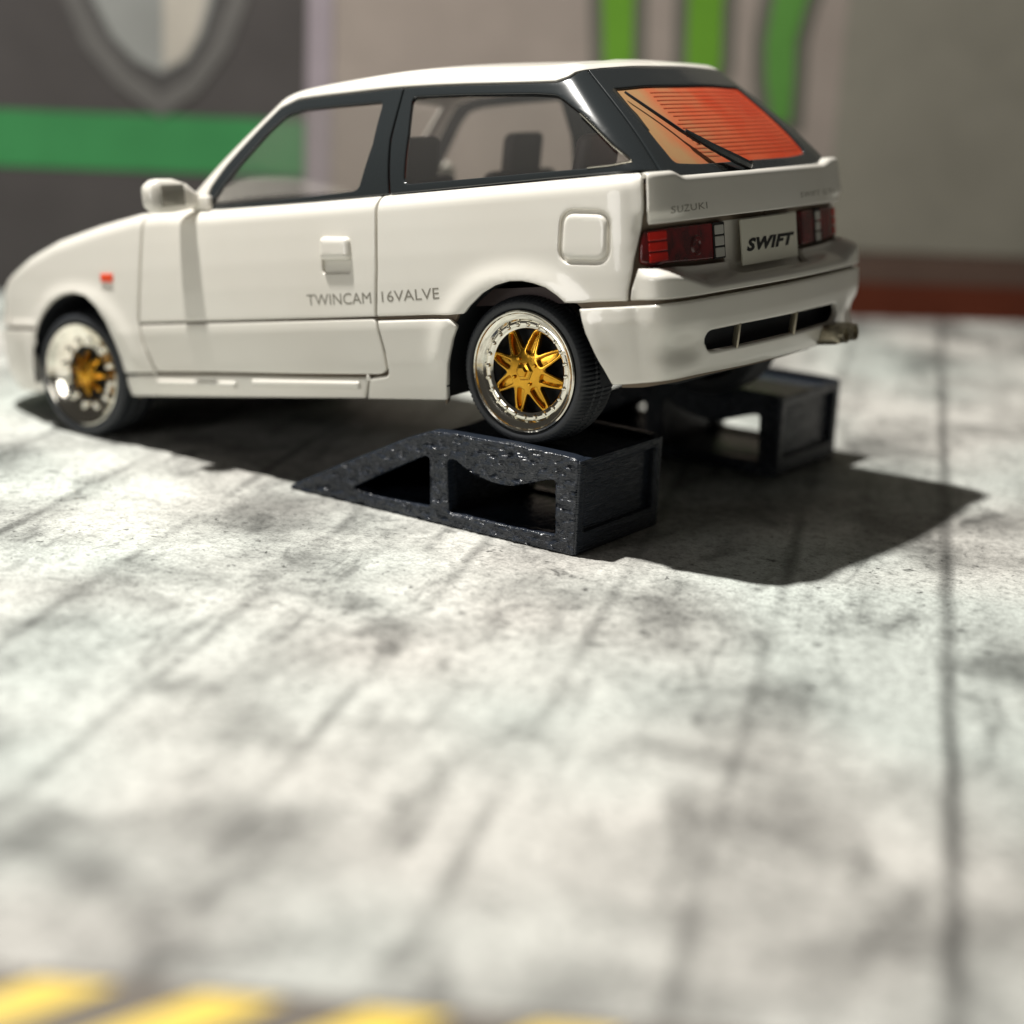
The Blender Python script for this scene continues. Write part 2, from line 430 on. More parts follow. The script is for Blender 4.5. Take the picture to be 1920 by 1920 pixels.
# front fender
af = arcpart(ARCH_F, .28, 1)
nose = [(3.90, .47), (4.1, .47), (4.12, .60), (4.12, tt(4.1)), (3.95, tt(3.95)), (3.75, tt(3.75)), (3.5, tt(3.5)), (3.3, tt(3.3)), (3.098, tt(3.098))]
panel('front_fender', SL, rnd([(3.098, tt(3.098)), (3.124, .817), (3.148, .667), (3.181, .493), (3.171, .384), (3.136, .290), (3.128, .268), (3.326, .266)]+af[:-1]+[(3.87, .40), (3.85, .47)]+nose[:-1], .008), paint, car, mirror=True)
# side skirt with two bright ledges
for n, pts in (('side_skirt', [(3.328, .165), (3.326, .262), (3.122, .266), (2.783, .265), (2.326, .257), (1.984, .253), (2.03, .162)]),):
    panel(n, SL, rnd(pts, .01), paint, car, mirror=True, bev=.01)
for a, b in ((3.13, 2.68), (2.59, 2.035)):
    panel('skirt_ledge', SL, rnd([(a, .246), (b, .238), (b, .206), (a, .214)], .012), paint, car, mirror=True, gap=.0, bev=.011, off=.012, depth=.02)
# quarter
ar = [p for p in ARCH_R if p[1] > .30]
FLAP = rnd([(1.060, .815), (.886, .800), (.896, .645), (1.078, .656)], .045, 7)
arch_up = [p for p in ARCH_R if p[1] > .525]
panel('quarter_panel', SL, rnd([(1.873, tt(1.873)), (1.889, .664), (1.911, DZ), (1.497, DZ), (1.470, .503)]+arch_up+[(1.066, .506), (.827, .504), (.821, .542), (.790, .656), (.762, .742), (.752, .83), (.750, .95), (1.0, tt(1.0)), (1.3, tt(1.3)), (1.6, tt(1.6))], .008), paint, car, holes=[FLAP], mirror=True, hgap=.013)
panel('fuel_flap_recess', SL, FLAP, paint, car, gap=-.02, bev=.001, off=-.014, h=.03, wall=False)
lowq = [(1.892, .262), (1.892, .349), (1.911, .470), (1.56, .471), (1.525, .440), (1.556, .390), (1.594, .300), (1.618, .230), (1.641, .158), (2.028, .162), (1.984, .253)]
panel('lower_quarter', SL, rnd(lowq, .014), paint, car, mirror=True, bev=.009, off=.003)
panel('fuel_flap', SL, FLAP, paint, car, gap=.001, bev=.014, off=.004, h=.012, eh=.007)
# rear bumper with its slot
ab = [p for p in ARCH_R if p[1] < .47 and p[0] < 1.1]
BUMP = [(0, .203), (.242, .215), (.585, .222), (.806, .220), (.905, .216)]+ab[::-1]+[(1.015, .494), (.827, .497), (.6, .497), (.3, .497), (0, .497)]
SLOT = rnd([(.562, .343), (.548, .378), (.36, .379), (0, .377), (-.43, .374), (-.45, .340), (-.43, .300), (0, .300), (.36, .300), (.53, .303)], .03)
panel('rear_bumper', SL, rnd(msym(BUMP), .010), paint, car, holes=[SLOT], bev=.010, h=.013, hgap=0)
for s in (.352, -.052):
    V, F = box_vf(-.012, .012, -.006, .006, .296, .384, .003)
    P = [tuple(SL(s, v[2])+snorm(SL, s, .34)*(-.012+v[0])+np.array([0, v[1], 0])) for v in V]
    add('slot_divider', (P, F), M['steel'], car)
add('slot_backing', box_vf(-.60, -.56, -.50, .60, .24, .44), M['dark'], car, smooth=False)
RIDGE = [(0, .503), (.3, .503), (.6, .503), (.822, .507), (.816, .545), (.788, .618), (.70, .613), (.5, .603), (.30, .600), (.285, .566), (.262, .558), (0, .557)]
panel('bumper_top', SL, rnd(msym(RIDGE), .008), paint, car, h=.010, gap=.003, bev=.004)
# tailgate
HATCH = [(0, .750), (.25, .750), (.745, .748), (.752, .80), (.745, .90), (.745, .975), (.6, .965), (.4, .955), (0, .955)]
tg = panel('tailgate', SL, rnd(msym(HATCH), .008), paint, car, h=.010)
# recessed number plate panel and plate
PLP = [(0, .562), (.255, .562), (.290, .575), (.296, .742), (0, .744)]
panel('plate_recess', SL, rnd(msym(PLP), .012), paint, car, gap=.002, bev=.004, off=-.018, h=.012)
add('number_plate', box_vf(-.634, -.626, -.205, .232, .575, .738, .003), M['plate'], car)
plate_ob = bpy.data.objects['number_plate']
def SPl(s, t):
    s, t = np.broadcast_arrays(np.asarray(s, float), np.asarray(t, float)); return np.stack([0*s-.6342, s, t], -1)
decal('lettering', 'SWIFT', SPl, .200, -.178, .622, .668, M['ink_black'], plate_ob, shear=.30, bold=.05, off=.0012, space=1.12)
# tail lamps
def cell(name, S, s0, s1, z0, z1, m, par, off=.002):
    return panel(name, S, rnd([(s0, z0), (s1, z0), (s1, z1), (s0, z1)], .004, 3), m, par, gap=0, bev=.0025, off=off, depth=.006, h=.02, eh=.02)
for sg in (1, -1):
    P = [(.305, .609), (.50, .613), (.68, .620), (.779, .630), (.772, .690), (.757, .738), (.60, .741), (.300, .740)]
    P = [(sg*s, t) for s, t in P]
    lam = panel('tail_lamp', SL, rnd(P, .014), M['lamp_dark'], car, gap=.002, bev=.007, off=-.003, h=.014)
    for k in range(3):
        z0 = .630+k*.0355
        cell('red_cell', SL, sg*.655, sg*.742, z0, z0+.030, M['lamp_red'], lam)
        z0 = .617+k*.0395
        a, b = (.318, .374) if sg > 0 else (.44, .49)
        cell('reversing_cell', SL, sg*a, sg*b, z0, z0+.033, M['lamp_white'], lam, off=.0035)
    a, b = (.310, .382) if sg > 0 else (.432, .498)
    cell('cell_frame', SL, sg*a, sg*b, .611, .738, M['ink_black'], lam, off=.001)
    s0 = .48*sg
    V, F = lathe_vf([(.0, .001), (.016, .0015), (.020, .006), (.030, .007), (.036, .001)], 28)
    c = SL(s0, .668); n = snorm(SL, s0, .668); u = Vector(n).orthogonal().normalized(); w = Vector(n).cross(u)
    add('bulb_ring', ([tuple(Vector(c)+u*v[0]+w*v[2]+Vector(n)*(v[1]-.004)) for v in V], F), M['lamp_dark'], lam)
# lettering
decal('lettering', 'SUZUKI', SL, .657, .430, .786, .809, M['ink'], tg, slope=.003, bold=.0, space=1.1)
decal('lettering', 'SWIFT GTi', SL, -.262, -.60, .789, .808, M['ink'], tg, space=1.1)
decal('lettering', 'TWINCAM', SL, 2.240, 1.925, .530, .572, M['ink'], car, slope=0, bold=.0, shear=0)
decal('lettering', '16VALVE', SL, 1.874, 1.608, .533, .573, M['ink'], car, slope=.006, bold=.0)
# front panels
NOSE = [(4.13, .475), (4.5, .475), (SMAX, .475)]
FB = [(3.87, .178), (4.2, .175), (SMAX, .175), (2*SMAX-4.2, .175), (2*SMAX-3.87, .178), (2*SMAX-3.888, .271), (2*SMAX-3.873, .39), (2*SMAX-3.85, .465), (SMAX, .465), (3.85, .465), (3.873, .39), (3.888, .271)]
panel('front_bumper', SL, rnd(FB, .01), paint, car, h=.03)
FP = [(4.13, .475), (SMAX, .475), (2*SMAX-4.13, .475), (2*SMAX-4.13, .66), (SMAX, .64), (4.13, .66)]
panel('front_grille_panel', SL, rnd(FP, .01), paint, car, h=.03)
for sg in (0, 1):
    P = [(4.22, .52), (4.55, .52), (4.55, .59), (4.22, .60)]
    if sg: P = [(2*SMAX-s, t) for s, t in P]
    panel('headlight', SL, rnd(P, .012), M['mirror'], car, h=.03, off=.006, gap=0, depth=.012)
# side indicator
for sg in (1, -1):
    panel('side_indicator', SL, rnd([(sg*3.308, .649), (sg*3.386, .652), (sg*3.384, .691), (sg*3.306, .688)], .006), M['amber'], car, gap=.002, bev=.006, off=.008, depth=.012, h=.02)
# door handle: a raised flap with a hollow below
for sg in (1, -1):
    hs = panel('door_handle', SL, rnd([(sg*2.154, .698), (sg*2.004, .693), (sg*2.006, .778), (sg*2.149, .786)], .022), paint, car, gap=0, bev=.020, off=.020, depth=.024, h=.010)
    panel('handle_hollow', SL, [(sg*2.165, .635), (sg*2.0, .63), (sg*1.997, .715), (sg*2.163, .72)], M['paint_clean'], hs, gap=0, bev=.001, off=-.014, h=.012, wall=False)
# bonnet: crowned skin between the two fender tops
def bonnet(u, v):
    x = 1.74+(3.03-1.74)*v
    k = np.argmin(np.abs(_bx-x)); Y = _by[k]+.012; z = _bz[k]-.0015
    yy = (2*u-1)*Y
    return (x, yy, z+.018*(1-(2*u-1)**2)+.004*min(1, 8*min(u, 1-u)))
_bs = np.linspace(3.0, SMAX, 400); _bp = np.array([SL(s, top_tau(s)) for s in _bs]); _bx, _by, _bz = _bp[:, 0], np.abs(_bp[:, 1]), _bp[:, 2]
add('bonnet', grid_vf(bonnet, 50, 60), paint, car)
# dark inner shell seen through the gaps
SH = [(0, .19), (.9, .20)]+ARCH_R[::-1]+[(1.66, .16), (2.4, .16), (3.31, .16)]+ARCH_F+[(3.9, .17), (4.4, .17), (4.88, .17), (4.88, .62), (4.4, .68), (4.1, .75), (3.8, .80), (3.5, .86), (3.1, .90), (2.5, .90), (1.5, .90), (.8, .90), (.6, .88), (0, .87), (0, .41), (.55, .41), (.58, .34), (.55, .27), (0, .27)]
panel('inner_shell', SL, [(ox+(s-ox)*1.09, oz+(t-oz)*1.09) if (s, t) in (ARCH_R+ARCH_F) else (s, t) for s, t in SH for ox, oz in ([(1.285, .25)] if s < 2.4 else [(3.60, .27)])], M['shell'], car, mirror=True, off=-.024, h=.03, gap=.002, bev=.003)
# ---- greenhouse
DOORG = rnd(UP([(9.257, .065), (9.331, .247), (9.352, .42), (9.346, .574), (9.345, .72), (9.24, .83), (8.95, .851), (8.423, .849), (7.697, .836), (7.648, .478), (7.667, .085), (8.368, .070)]), .018)
QG = rnd(UP([(7.266, .101), (7.264, .539), (7.288, .852), (6.675, .838), (5.737, .806), (5.204, .778), (4.79, .576), (4.38, .244), (4.057, .106), (4.9, .092), (5.48, .089), (6.437, .093)]), .020)
DF = UP([(9.345, 0.0), (9.818, .231), (9.98, .42), (10.014, .569), (10.03, .78), (9.95, .93), (9.376, .982), (8.325, .972), (7.629, .970), (7.45, .968), (7.453, .5), (7.39, 0.0), (8.4, 0.0)])
QF = UP([(7.39, 0.0), (7.453, .5), (7.45, .968), (6.657, .951), (4.975, .925), (4.4, .955), (3.9, .99), (3.35, 1.02), (3.0, 1.035), (3.02, .5), (3.08, 0.0), (3.6, -.01), (5.5, 0.0), (6.5, 0.0)])
kw = dict(h=.014, gap=.0035, bev=.006, depth=.016)
panel('door_window_frame', SU, rnd(DF, .012), M['black'], car, holes=[DOORG], mirror=True, hgap=.007, **kw)
panel('rear_pillar', SU, rnd(QF, .010), M['black'], car, holes=[QG], mirror=True, hgap=.007, **kw)
for nm, G in (('door_window', DOORG), ('quarter_window', QG)):
    panel(nm, SU, G, M['glass'], car, mirror=True, gap=-.009, bev=.001, off=-.010, h=.03, wall=False)
RG = msym(UP([(0, .10), (1.2, .10), (2.10, .115), (2.22, .30), (2.30, .60), (2.34, .825), (1.2, .84), (0, .845)]))
RGr = rnd(RG, .022)
RF = msym(UP([(0, -.02), (1.5, -.02), (3.06, -.01), (3.0, .5), (2.98, 1.035), (2.0, 1.085), (1.0, 1.10), (0, 1.105)]))
tgf = panel('tailgate_window_frame', SU, rnd(RF, .010), M['black'], car, holes=[RGr], hgap=0, **kw)
# rear window coloured red, tan towards the left, with its heater lines
m = bpy.data.materials.new('red_window'); m.use_nodes = True; nt = m.node_tree; b = nt.nodes['Principled BSDF']
tc = nt.nodes.new('ShaderNodeTexCoord'); n = nt.nodes.new('ShaderNodeTexNoise'); n.inputs['Scale'].default_value = 5.5; n.inputs['Detail'].default_value = 2.5
mp = nt.nodes.new('ShaderNodeMapping'); mp.inputs['Location'].default_value = (.3, .9, .2); nt.links.new(tc.outputs['Object'], mp.inputs['Vector']); nt.links.new(mp.outputs['Vector'], n.inputs['Vector'])
sx = nt.nodes.new('ShaderNodeSeparateXYZ'); nt.links.new(tc.outputs['Object'], sx.inputs[0])
mr = nt.nodes.new('ShaderNodeMapRange'); mr.inputs['From Min'].default_value = -.55; mr.inputs['From Max'].default_value = .55; nt.links.new(sx.outputs['Y'], mr.inputs['Value'])
ma = nt.nodes.new('ShaderNodeMath'); ma.operation = 'MULTIPLY_ADD'; ma.inputs[1].default_value = .55; nt.links.new(n.outputs['Fac'], ma.inputs[0])
m2 = nt.nodes.new('ShaderNodeMath'); m2.operation = 'MULTIPLY'; m2.inputs[1].default_value = .62; nt.links.new(mr.outputs[0], m2.inputs[0]); nt.links.new(m2.outputs[0], ma.inputs[2])
cr = nt.nodes.new('ShaderNodeValToRGB'); e = cr.color_ramp.elements; e[0].position = .34; e[0].color = (.80, .075, .022, 1); e[1].position = .86; e[1].color = (.62, .36, .17, 1)
q_ = e.new(.58); q_.color = (.86, .17, .07, 1)
nt.links.new(ma.outputs[0], cr.inputs['Fac']); nt.links.new(cr.outputs['Color'], b.inputs['Base Color'])
b.inputs['Roughness'].default_value = .2; b.inputs['Coat Weight'].default_value = .3
tr = nt.nodes.new('ShaderNodeBsdfTranslucent'); nt.links.new(cr.outputs['Color'], tr.inputs['Color'])
mx = nt.nodes.new('ShaderNodeMixShader'); mx.inputs[0].default_value = .3
nt.links.new(b.outputs[0], mx.inputs[1]); nt.links.new(tr.outputs[0], mx.inputs[2]); nt.links.new(mx.outputs[0], nt.nodes['Material Output'].inputs[0])
rg = panel('rear_window', SU, RGr, m, car, gap=0, bev=.001, off=-.007, h=.025, wall=False)
M['heater'] = mat('heater_line_brown', (.36, .06, .022), .5)
for k in range(17):
    t = (.17+k*.0385)*KT; w = .0015
    a0, a1 = (.95+.06*(k % 3), -2.02) if k < 12 else (1.1, -2.0)
    V, F = grid_vf(lambda u, v: tuple((lambda S_, T_: SU(S_, T_)+snorm(SU, S_, T_)*-.0055)(ulen(a0)+(ulen(a1)-ulen(a0))*u, t+(v-.5)*2*w)), 16, 2)
    add('heater_line', (V, F), M['heater'], rg, smooth=False)
# wiper
def su(i, t, off): s = ulen(i); return SU(s, t*KT)+snorm(SU, s, t*KT)*off
V1 = tube_vf([su(.22, .02, .02), su(.45, .07, .026), su(.86, .20, .026), su(1.25, .36, .022)], [.017, .018, .014, .008], 8)
V2 = tube_vf([su(1.0, .255, .016), su(1.3, .385, .014), su(2.02, .735, .012), su(2.08, .765, .012)], [.007, .0065, .005, .004], 6)
V3 = lathe_vf([(0, .024), (.012, .022), (.018, .010), (.02, 0)], 20)
wp = add('rear_wiper', cat(V1), M['black'], car)
add('wiper_blade', V2, M['rubber'], wp)
c = su(.18, .02, .006); add('wiper_pivot', ([(c[0]-v[1]*.8, c[1]+v[0], c[2]+v[2]+v[1]*.6) for v in V3[0]], V3[1]), M['black'], wp)
# chrome tubes that stand in for bright edge glints along the windows
beads = []
for i, t in ((2.42, .80), (2.40, .70), (2.37, .62), (2.345, .55), (2.33, .47), (2.31, .40)): beads.append(su(i, t, .003))
add('tailgate_glint', tube_vf(beads, [.008, .006, .004, .006, .004, .003], 8), M['chrome'], tgf)
for pts in ([(4.79, .590), (4.57, .42), (4.38, .255), (4.20, .17), (4.03, .098)], [(4.03, .092), (4.5, .086), (4.9, .080), (5.48, .076)]):
    for sg in (1, -1):
        p = [su(i, t, .001) for i, t in pts]; add('moulding_glint', tube_vf([(a[0], a[1]*sg, a[2]) for a in p], .0032, 8), M['chrome'], car)
# roof: rails and screen pillars, then the crowned skin
RO = UP([(0, 1.110), (1.0, 1.105), (2.0, 1.090), (3.0, 1.040), (3.35, 1.025), (3.9, .995), (4.4, .960), (4.975, .930), (6.657, .956), (7.629, .975), (8.325, .977), (9.376, .987), (9.96, .935), (10.04, .78), (10.024, .569), (9.99, .42), (9.828, .231), (9.36, -.02), (10.62, -.02), (10.70, .5), (10.78, .95), (11.5, .975), (14, .975), (14, 1.37), (12, 1.37), (10, 1.37), (7, 1.37), (3, 1.37), (0, 1.37)])
NH = len(RO)
ROF = RO+[(-s, t) for s, t in reversed(RO)]
rv = panel_vf(SU, rnd(RO, .006), h=.016, gap=0, bev=.004, depth=.012)
rv2 = ([(v[0], -v[1], v[2]) for v in rv[0]], rv[1])
def roofcap(u, v):
    # u round the edge, v towards the middle
    s = ulen(-UMAX+2*UMAX*u); E = SU(s, 1.30*KT) if v == 0 else SU(s, 1.36*KT)
    xs = min(max(E[0], .0), 1.0); k = max(0., (v-.08)/.92); cz = .020*(1-(1-k)**2)*1.0
    e = E*(1-k)+np.array([xs, 0, E[2]])*k
    return (e[0], e[1], e[2]+cz+.0012*min(1, v*8))
rc = grid_vf(roofcap, 120, 14)
roof = add('roof', cat(rv, rv2, rc), paint, car, sharp=60)
WS = UP([(10.9, .03), (17.1, .03), (17.1, .93), (10.9, .93)])
panel('windscreen', SU, rnd(WS, .03), M['glass'], car, gap=0, bev=.002, off=-.01, h=.04, wall=False)
# ---- door mirrors
for sg in (1, -1):
    def P(x, y, z): return (x, sg*y, z)
    rings = []
    # shell seen from behind: swept from base at the window corner outwards
    prof = [(1.50, .735, .955, .012, .018), (1.515, .765, .965, .028, .030), (1.53, .80, .975, .045, .052), (1.54, .86, .982, .050, .066), (1.545, .93, .985, .048, .066), (1.545, .965, .985, .034, .050), (1.545, .975, .985, .012, .020)]
    n = 24; V = []; F = []
    for (x, y, z, rx, rz) in prof:
        for k in range(n):
            a = 2*math.pi*k/n; ca, sa = math.cos(a), math.sin(a)
            ex = abs(ca)**.6*math.copysign(1, ca); ez = abs(sa)**.6*math.copysign(1, sa)
            V.append(P(x+rx*ex*(1.35 if ca > 0 else .75), y, z+rz*ez))
    for i in range(len(prof)-1):
        for k in range(n): F.append((i*n+k, i*n+(k+1) % n, (i+1)*n+(k+1) % n, (i+1)*n+k))
    F.append(tuple(range(n))); F.append(tuple(range(len(V)-n, len(V))))
    ms = add('door_mirror', (V, F), paint, car, sharp=70)
    Vg, Fg = box_vf(-.004, .004, -.062, .062, -.042, .042, .0035)
    add('mirror_glass', ([P(1.500+v[0], .885+v[1], .983+v[2]) for v in Vg], Fg), M['mirror'], ms)
    Vs, Fs = box_vf(-.05, .05, -.014, .014, -.028, .028, .010)
    add('mirror_base', ([P(1.49+v[0], .742+v[1], .945+v[2]) for v in Vs], Fs), paint, ms)
# ---- underside, wheel wells, interior
dk = M['dark']
add('underbody', cat(box_vf(-.50, 2.95, -.52, .52, .19, .42), box_vf(.36, 1.93, -.745, .745, .172, .30), box_vf(-.52, -.40, -.70, .70, .26, .42)), dk, car, smooth=False)
for cx, cz, r in ((-.016, .255, .335), (2.27, .27, .335)):
    for sg in (1, -1):
        V = []; F = []; n = 40
        for k in range(n+1):
            a = -.12+(math.pi+.24)*k/n
            x = cx+r*math.cos(a)*(.94 if cx > 1 else 1.0); z = cz+r*math.sin(a)
            V += [(x, sg*.775, z), (x, sg*.50, z)]
            if k: F.append((2*k-2, 2*k-1, 2*k+1, 2*k))
        V.append((cx, sg*.50, cz)); c0 = len(V)-1
        for k in range(n): F.append((2*k+1, 2*k+3, c0))
        add('wheel_well', (V, F), dk, car)
add('exhaust', cat(box_vf(-.725, -.60, -.485, -.32, .225, .300, .022)), M['steel'], car)
ex = bpy.data.objects['exhaust']
for y in (-.362, -.442):
    V, F = lathe_vf([(.030, 0), (.036, 0), (.036, .03), (.028, .03), (.028, .002)], 24)
    add('tail_pipe', ([(-.712-v[1], y+v[0]*.9, .262+v[2]*.9) for v in V], F), M['steel'], ex)
st = M['seat']
add('interior_tub', cat(box_vf(-.45, 1.75, -.70, .70, .50, .56), box_vf(-.50, -.44, -.66, .66, .50, .80), box_vf(1.35, 1.75, -.66, .66, .50, .88)), st, car, smooth=False)
def seat(x, y, w, name, zt=1.02, lean=.22, par=car):
    bm_v = []
    s = empty(name, (x, y, .56), par)
    def lean_box(z0, z1, y0, y1, t, b):
        V, F = box_vf(-t/2, t/2, y0, y1, z0, z1, b); return ([(v[0]-(v[2]-.56)*lean, v[1], v[2]-.56) for v in V], F)
    add('backrest', lean_box(.58, zt, -w/2, w/2, .10, .035), st, s)
    V, F = box_vf(.0, .42, -w/2, w/2, .0, .13, .03); add('cushion', (V, F), st, s)
    add('headrest', lean_box(zt-.06, zt+.15, -.115, .115, .07, .03), st, s)
    return s
for y in (.36, -.36): seat(.80, y, .44, 'front_seat', .98)
for y in (.33, -.33): seat(.02, y, .56, 'rear_seat', .93, .30)
# ---- wheels
def star_vf(R, depth_scale=1.0):
    """eight-spoked face in the x-z plane, bulging to +y, with a pocket pressed in each spoke"""
    ph = math.radians(21)
    pts = []
    N = 8
    for k in range(N):
        a = ph+2*math.pi*k/N; hw = .0125*R/.145
        for da, rr in ((-hw/R*1.0, R*1.0), (-.0, R*1.03), (hw/R*1.0, R*1.0)): pts.append((rr*math.cos(a+da), rr*math.sin(a+da)))
        b = a+math.pi/N
        for f in (-.62, -.42, -.2, 0, .2, .42, .62):
            rr = R*(.50+.48*(abs(f)/.78)**1.7); aa = b+f*(math.pi/N)
            pts.append((rr*math.cos(aa), rr*math.sin(aa)))
    def S(s, t):
        s, t = np.broadcast_arrays(np.asarray(s, float), np.asarray(t, float)); r = np.hypot(s, t)
        # x forward is -s so that outward normal is +y on the left side
        return np.stack([s, .030*(1-(r/R)**2)*depth_scale-.004+0*r, t], -1)
    holes = []
    for k in range(N):
        a = ph+2*math.pi*k/N
        H = [(.42, -.095), (.40, 0), (.42, .095), (.68, .080), (.88, .045), (.92, 0), (.88, -.045), (.68, -.080)]
        holes.append([(R*(u*math.cos(a)-v*math.sin(a)), R*(u*math.sin(a)+v*math.cos(a))) for u, v in H])
    holes = [rnd(h, .006*R/.145, 4) for h in holes]
    V, F = panel_vf(S, rnd(pts, .006), holes, h=.010, gap=0, bev=.004, depth=.024, hgap=0)
    parts = [(V, F)]
    for h in holes:
        parts.append(panel_vf(S, h, h=.012, gap=-.002, bev=.001, depth=.004, off=-.016))
    return cat(*parts)
def wheel(x, y, z, sg, front):
    w = empty('wheel', (x, y*sg, z), car)
    if front: w.rotation_euler = (0, math.radians(13), 0)
    def fl(vf): return ([(v[0], v[1]*sg, v[2]) for v in vf[0]], vf[1])
    RT = R0
    def tread(r, yy, a, k):
        if r > RT-.012: return (r-(.004 if (k % 3) == 0 else 0), yy)
        return (r, yy)
    tp = [(.205, -.20), (.235, -.205), (.258, -.195), (RT-.004, -.18), (RT, -.16), (RT, -.125), (RT-.006, -.120), (RT-.006, -.112), (RT, -.107), (RT, -.075), (RT-.006, -.070), (RT-.006, -.062), (RT, -.057), (RT-.001, -.035), (RT-.005, -.018), (.257, -.004), (.247, .004), (.236, .006), (.228, .003), (.221, -.004), (.2195, -.012), (.205, -.03)]
    add('tyre', fl(lathe_vf(tp, 288, tread)), M['rubber'], w, sharp=35)
    d = .036 if front else .030       # how deep the face sits
    rp = [(.2195, -.012), (.2185, .002), (.214, .005), (.209, .003), (.200, -.006), (.180, -.018), (.160, -.028), (.140, -.036), (.118, -.042), (.112, -.055), (.112, -.16)] if front else [(.2195, -.012), (.2185, .002), (.214, .005), (.209, .003), (.206, -.003), (.196, -.010), (.186 if not front else .188, -d+.016 if not front else -.045), (.178, -d+.006), (.172, -d+.008), (.160, -d+.006), (.152, -d+.0), (.149, -d-.012), (.149, -.16)]
    rim = add('rim', fl(lathe_vf(rp, 144)), M['chrome'], w, sharp=28)
    lobes = []
    for k in range(0 if front else 24):
        a = 2*math.pi*(k+.5)/24; V, F = lathe_vf([(0, .008), (.005, .0075), (.008, .004), (.0085, -.002)], 8)
        lobes.append(([(v[0]+.167*math.cos(a), v[1]-d+.0075, v[2]+.167*math.sin(a)) for v in V], F))
    if lobes: add('rim_bolts', fl(cat(*lobes)), M['chrome'], w)['kind'] = 'stuff'
    V, F = star_vf(.098 if front else .163)
    add('spokes', fl(([(v[0], v[1]-d-.002, v[2]) for v in V], F)), M['gold'], w, sharp=50)
    if front:      # raised chrome lobes in place of the spokes' blurred reflection in the dish
        lo = []
        for k in range(12):
            a = 2*math.pi*k/12; V2_, F2_ = lathe_vf([(0, .018), (.010, .016), (.016, .009), (.018, -.004)], 14)
            lo.append(([(v[0]*1.5*math.cos(a)-v[2]*math.sin(a)*.9+.140*math.cos(a), v[1]-.040, v[0]*1.5*math.sin(a)+v[2]*math.cos(a)*.9+.140*math.sin(a)) for v in V2_], F2_))
        add('reflection_lobes', fl(cat(*lo)), M['chrome'], w)['kind'] = 'stuff'
    hp = [(0, .018), (.016, .018), (.020, .015), (.021, .006), (.030, .004), (.036, -.002)]
    add('hub_cap', fl(([(v[0], v[1]-d+.027, v[2]) for v in lathe_vf(hp, 6)[0]], lathe_vf(hp, 6)[1])), M['gold'], w, sharp=25)
    bo = []
    for k in range(4):
        a = 2*math.pi*(k+.5)/4+.4; V, F = lathe_vf([(0, .007), (.006, .006), (.007, 0)], 8)
        bo.append(([(v[0]+.050*math.cos(a), v[1]-d+.024, v[2]+.050*math.sin(a)) for v in V], F))
    add('wheel_nuts', fl(cat(*bo)), M['gold'], w)['kind'] = 'stuff'
    add('backing_disc', fl(lathe_vf([(0, -.085), (.15, -.085), (.15, -.10)], 48)), dk, w)  # plain dark backing disc behind the spokes
for sg in (1, -1):
    wheel(-.016, .758, R0, sg, False)
    wheel(2.27, .785, R0, sg, True)
# ------------------------------------------------------------------ ramps
mr_ = bpy.data.materials.new('black_print_plastic'); mr_.use_nodes = True; nt = mr_.node_tree; b = nt.nodes['Principled BSDF']
b.inputs['Base Color'].default_value = (.016, .021, .031, 1); b.inputs['Roughness'].default_value = .27
tc = nt.nodes.new('ShaderNodeTexCoord'); mp = nt.nodes.new('ShaderNodeMapping'); mp.inputs['Scale'].default_value = (28, 10, 70)
n = nt.nodes.new('ShaderNodeTexNoise'); n.inputs['Scale'].default_value = 1.0; n.inputs['Detail'].default_value = 3; n.inputs['Distortion'].default_value = 1.2
nt.links.new(tc.outputs['Object'], mp.inputs[0]); nt.links.new(mp.outputs[0], n.inputs['Vector'])
wv = nt.nodes.new('ShaderNodeTexWave'); wv.bands_direction = 'Z'; wv.inputs['Scale'].default_value = 36; wv.inputs['Distortion'].default_value = .6; nt.links.new(tc.outputs['Object'], wv.inputs['Vector'])
b1 = nt.nodes.new('ShaderNodeBump'); b1.inputs['Strength'].default_value = .55; b1.inputs['Distance'].default_value = .010; nt.links.new(n.outputs['Fac'], b1.inputs['Height'])
b2 = nt.nodes.new('ShaderNodeBump'); b2.inputs['Strength'].default_value = .35; b2.inputs['Distance'].default_value = .0025; nt.links.new(wv.outputs['Fac'], b2.inputs['Height']); nt.links.new(b1.outputs[0], b2.inputs['Normal'])
nt.links.new(b2.outputs[0], b.inputs['Normal'])
RAMP_OUT = [(-.312, .002), (-.314, .340), (-.300, .352), (-.255, .356), (-.028, .358), (.235, .354), (.335, .346), (.452, .298), (.758, .146), (1.012, .016), (1.018, .002)]
RAMP_TRI = [(.700, .064), (.549, .150), (.366, .246), (.338, .246), (.328, .058), (.600, .052)]
RAMP_REC = [(.257, .250), (.222, .258), (.185, .238), (.130, .216), (.057, .203), (.010, .200), (-.045, .208), (-.115, .232), (-.172, .252), (-.218, .262), (-.230, .062), (-.045, .055), (.240, .055)]
RO_ = rnd(RAMP_OUT, .008, 4); RT_ = rnd(RAMP_TRI, .018, 4); RR_ = rnd(RAMP_REC, .014, 4)
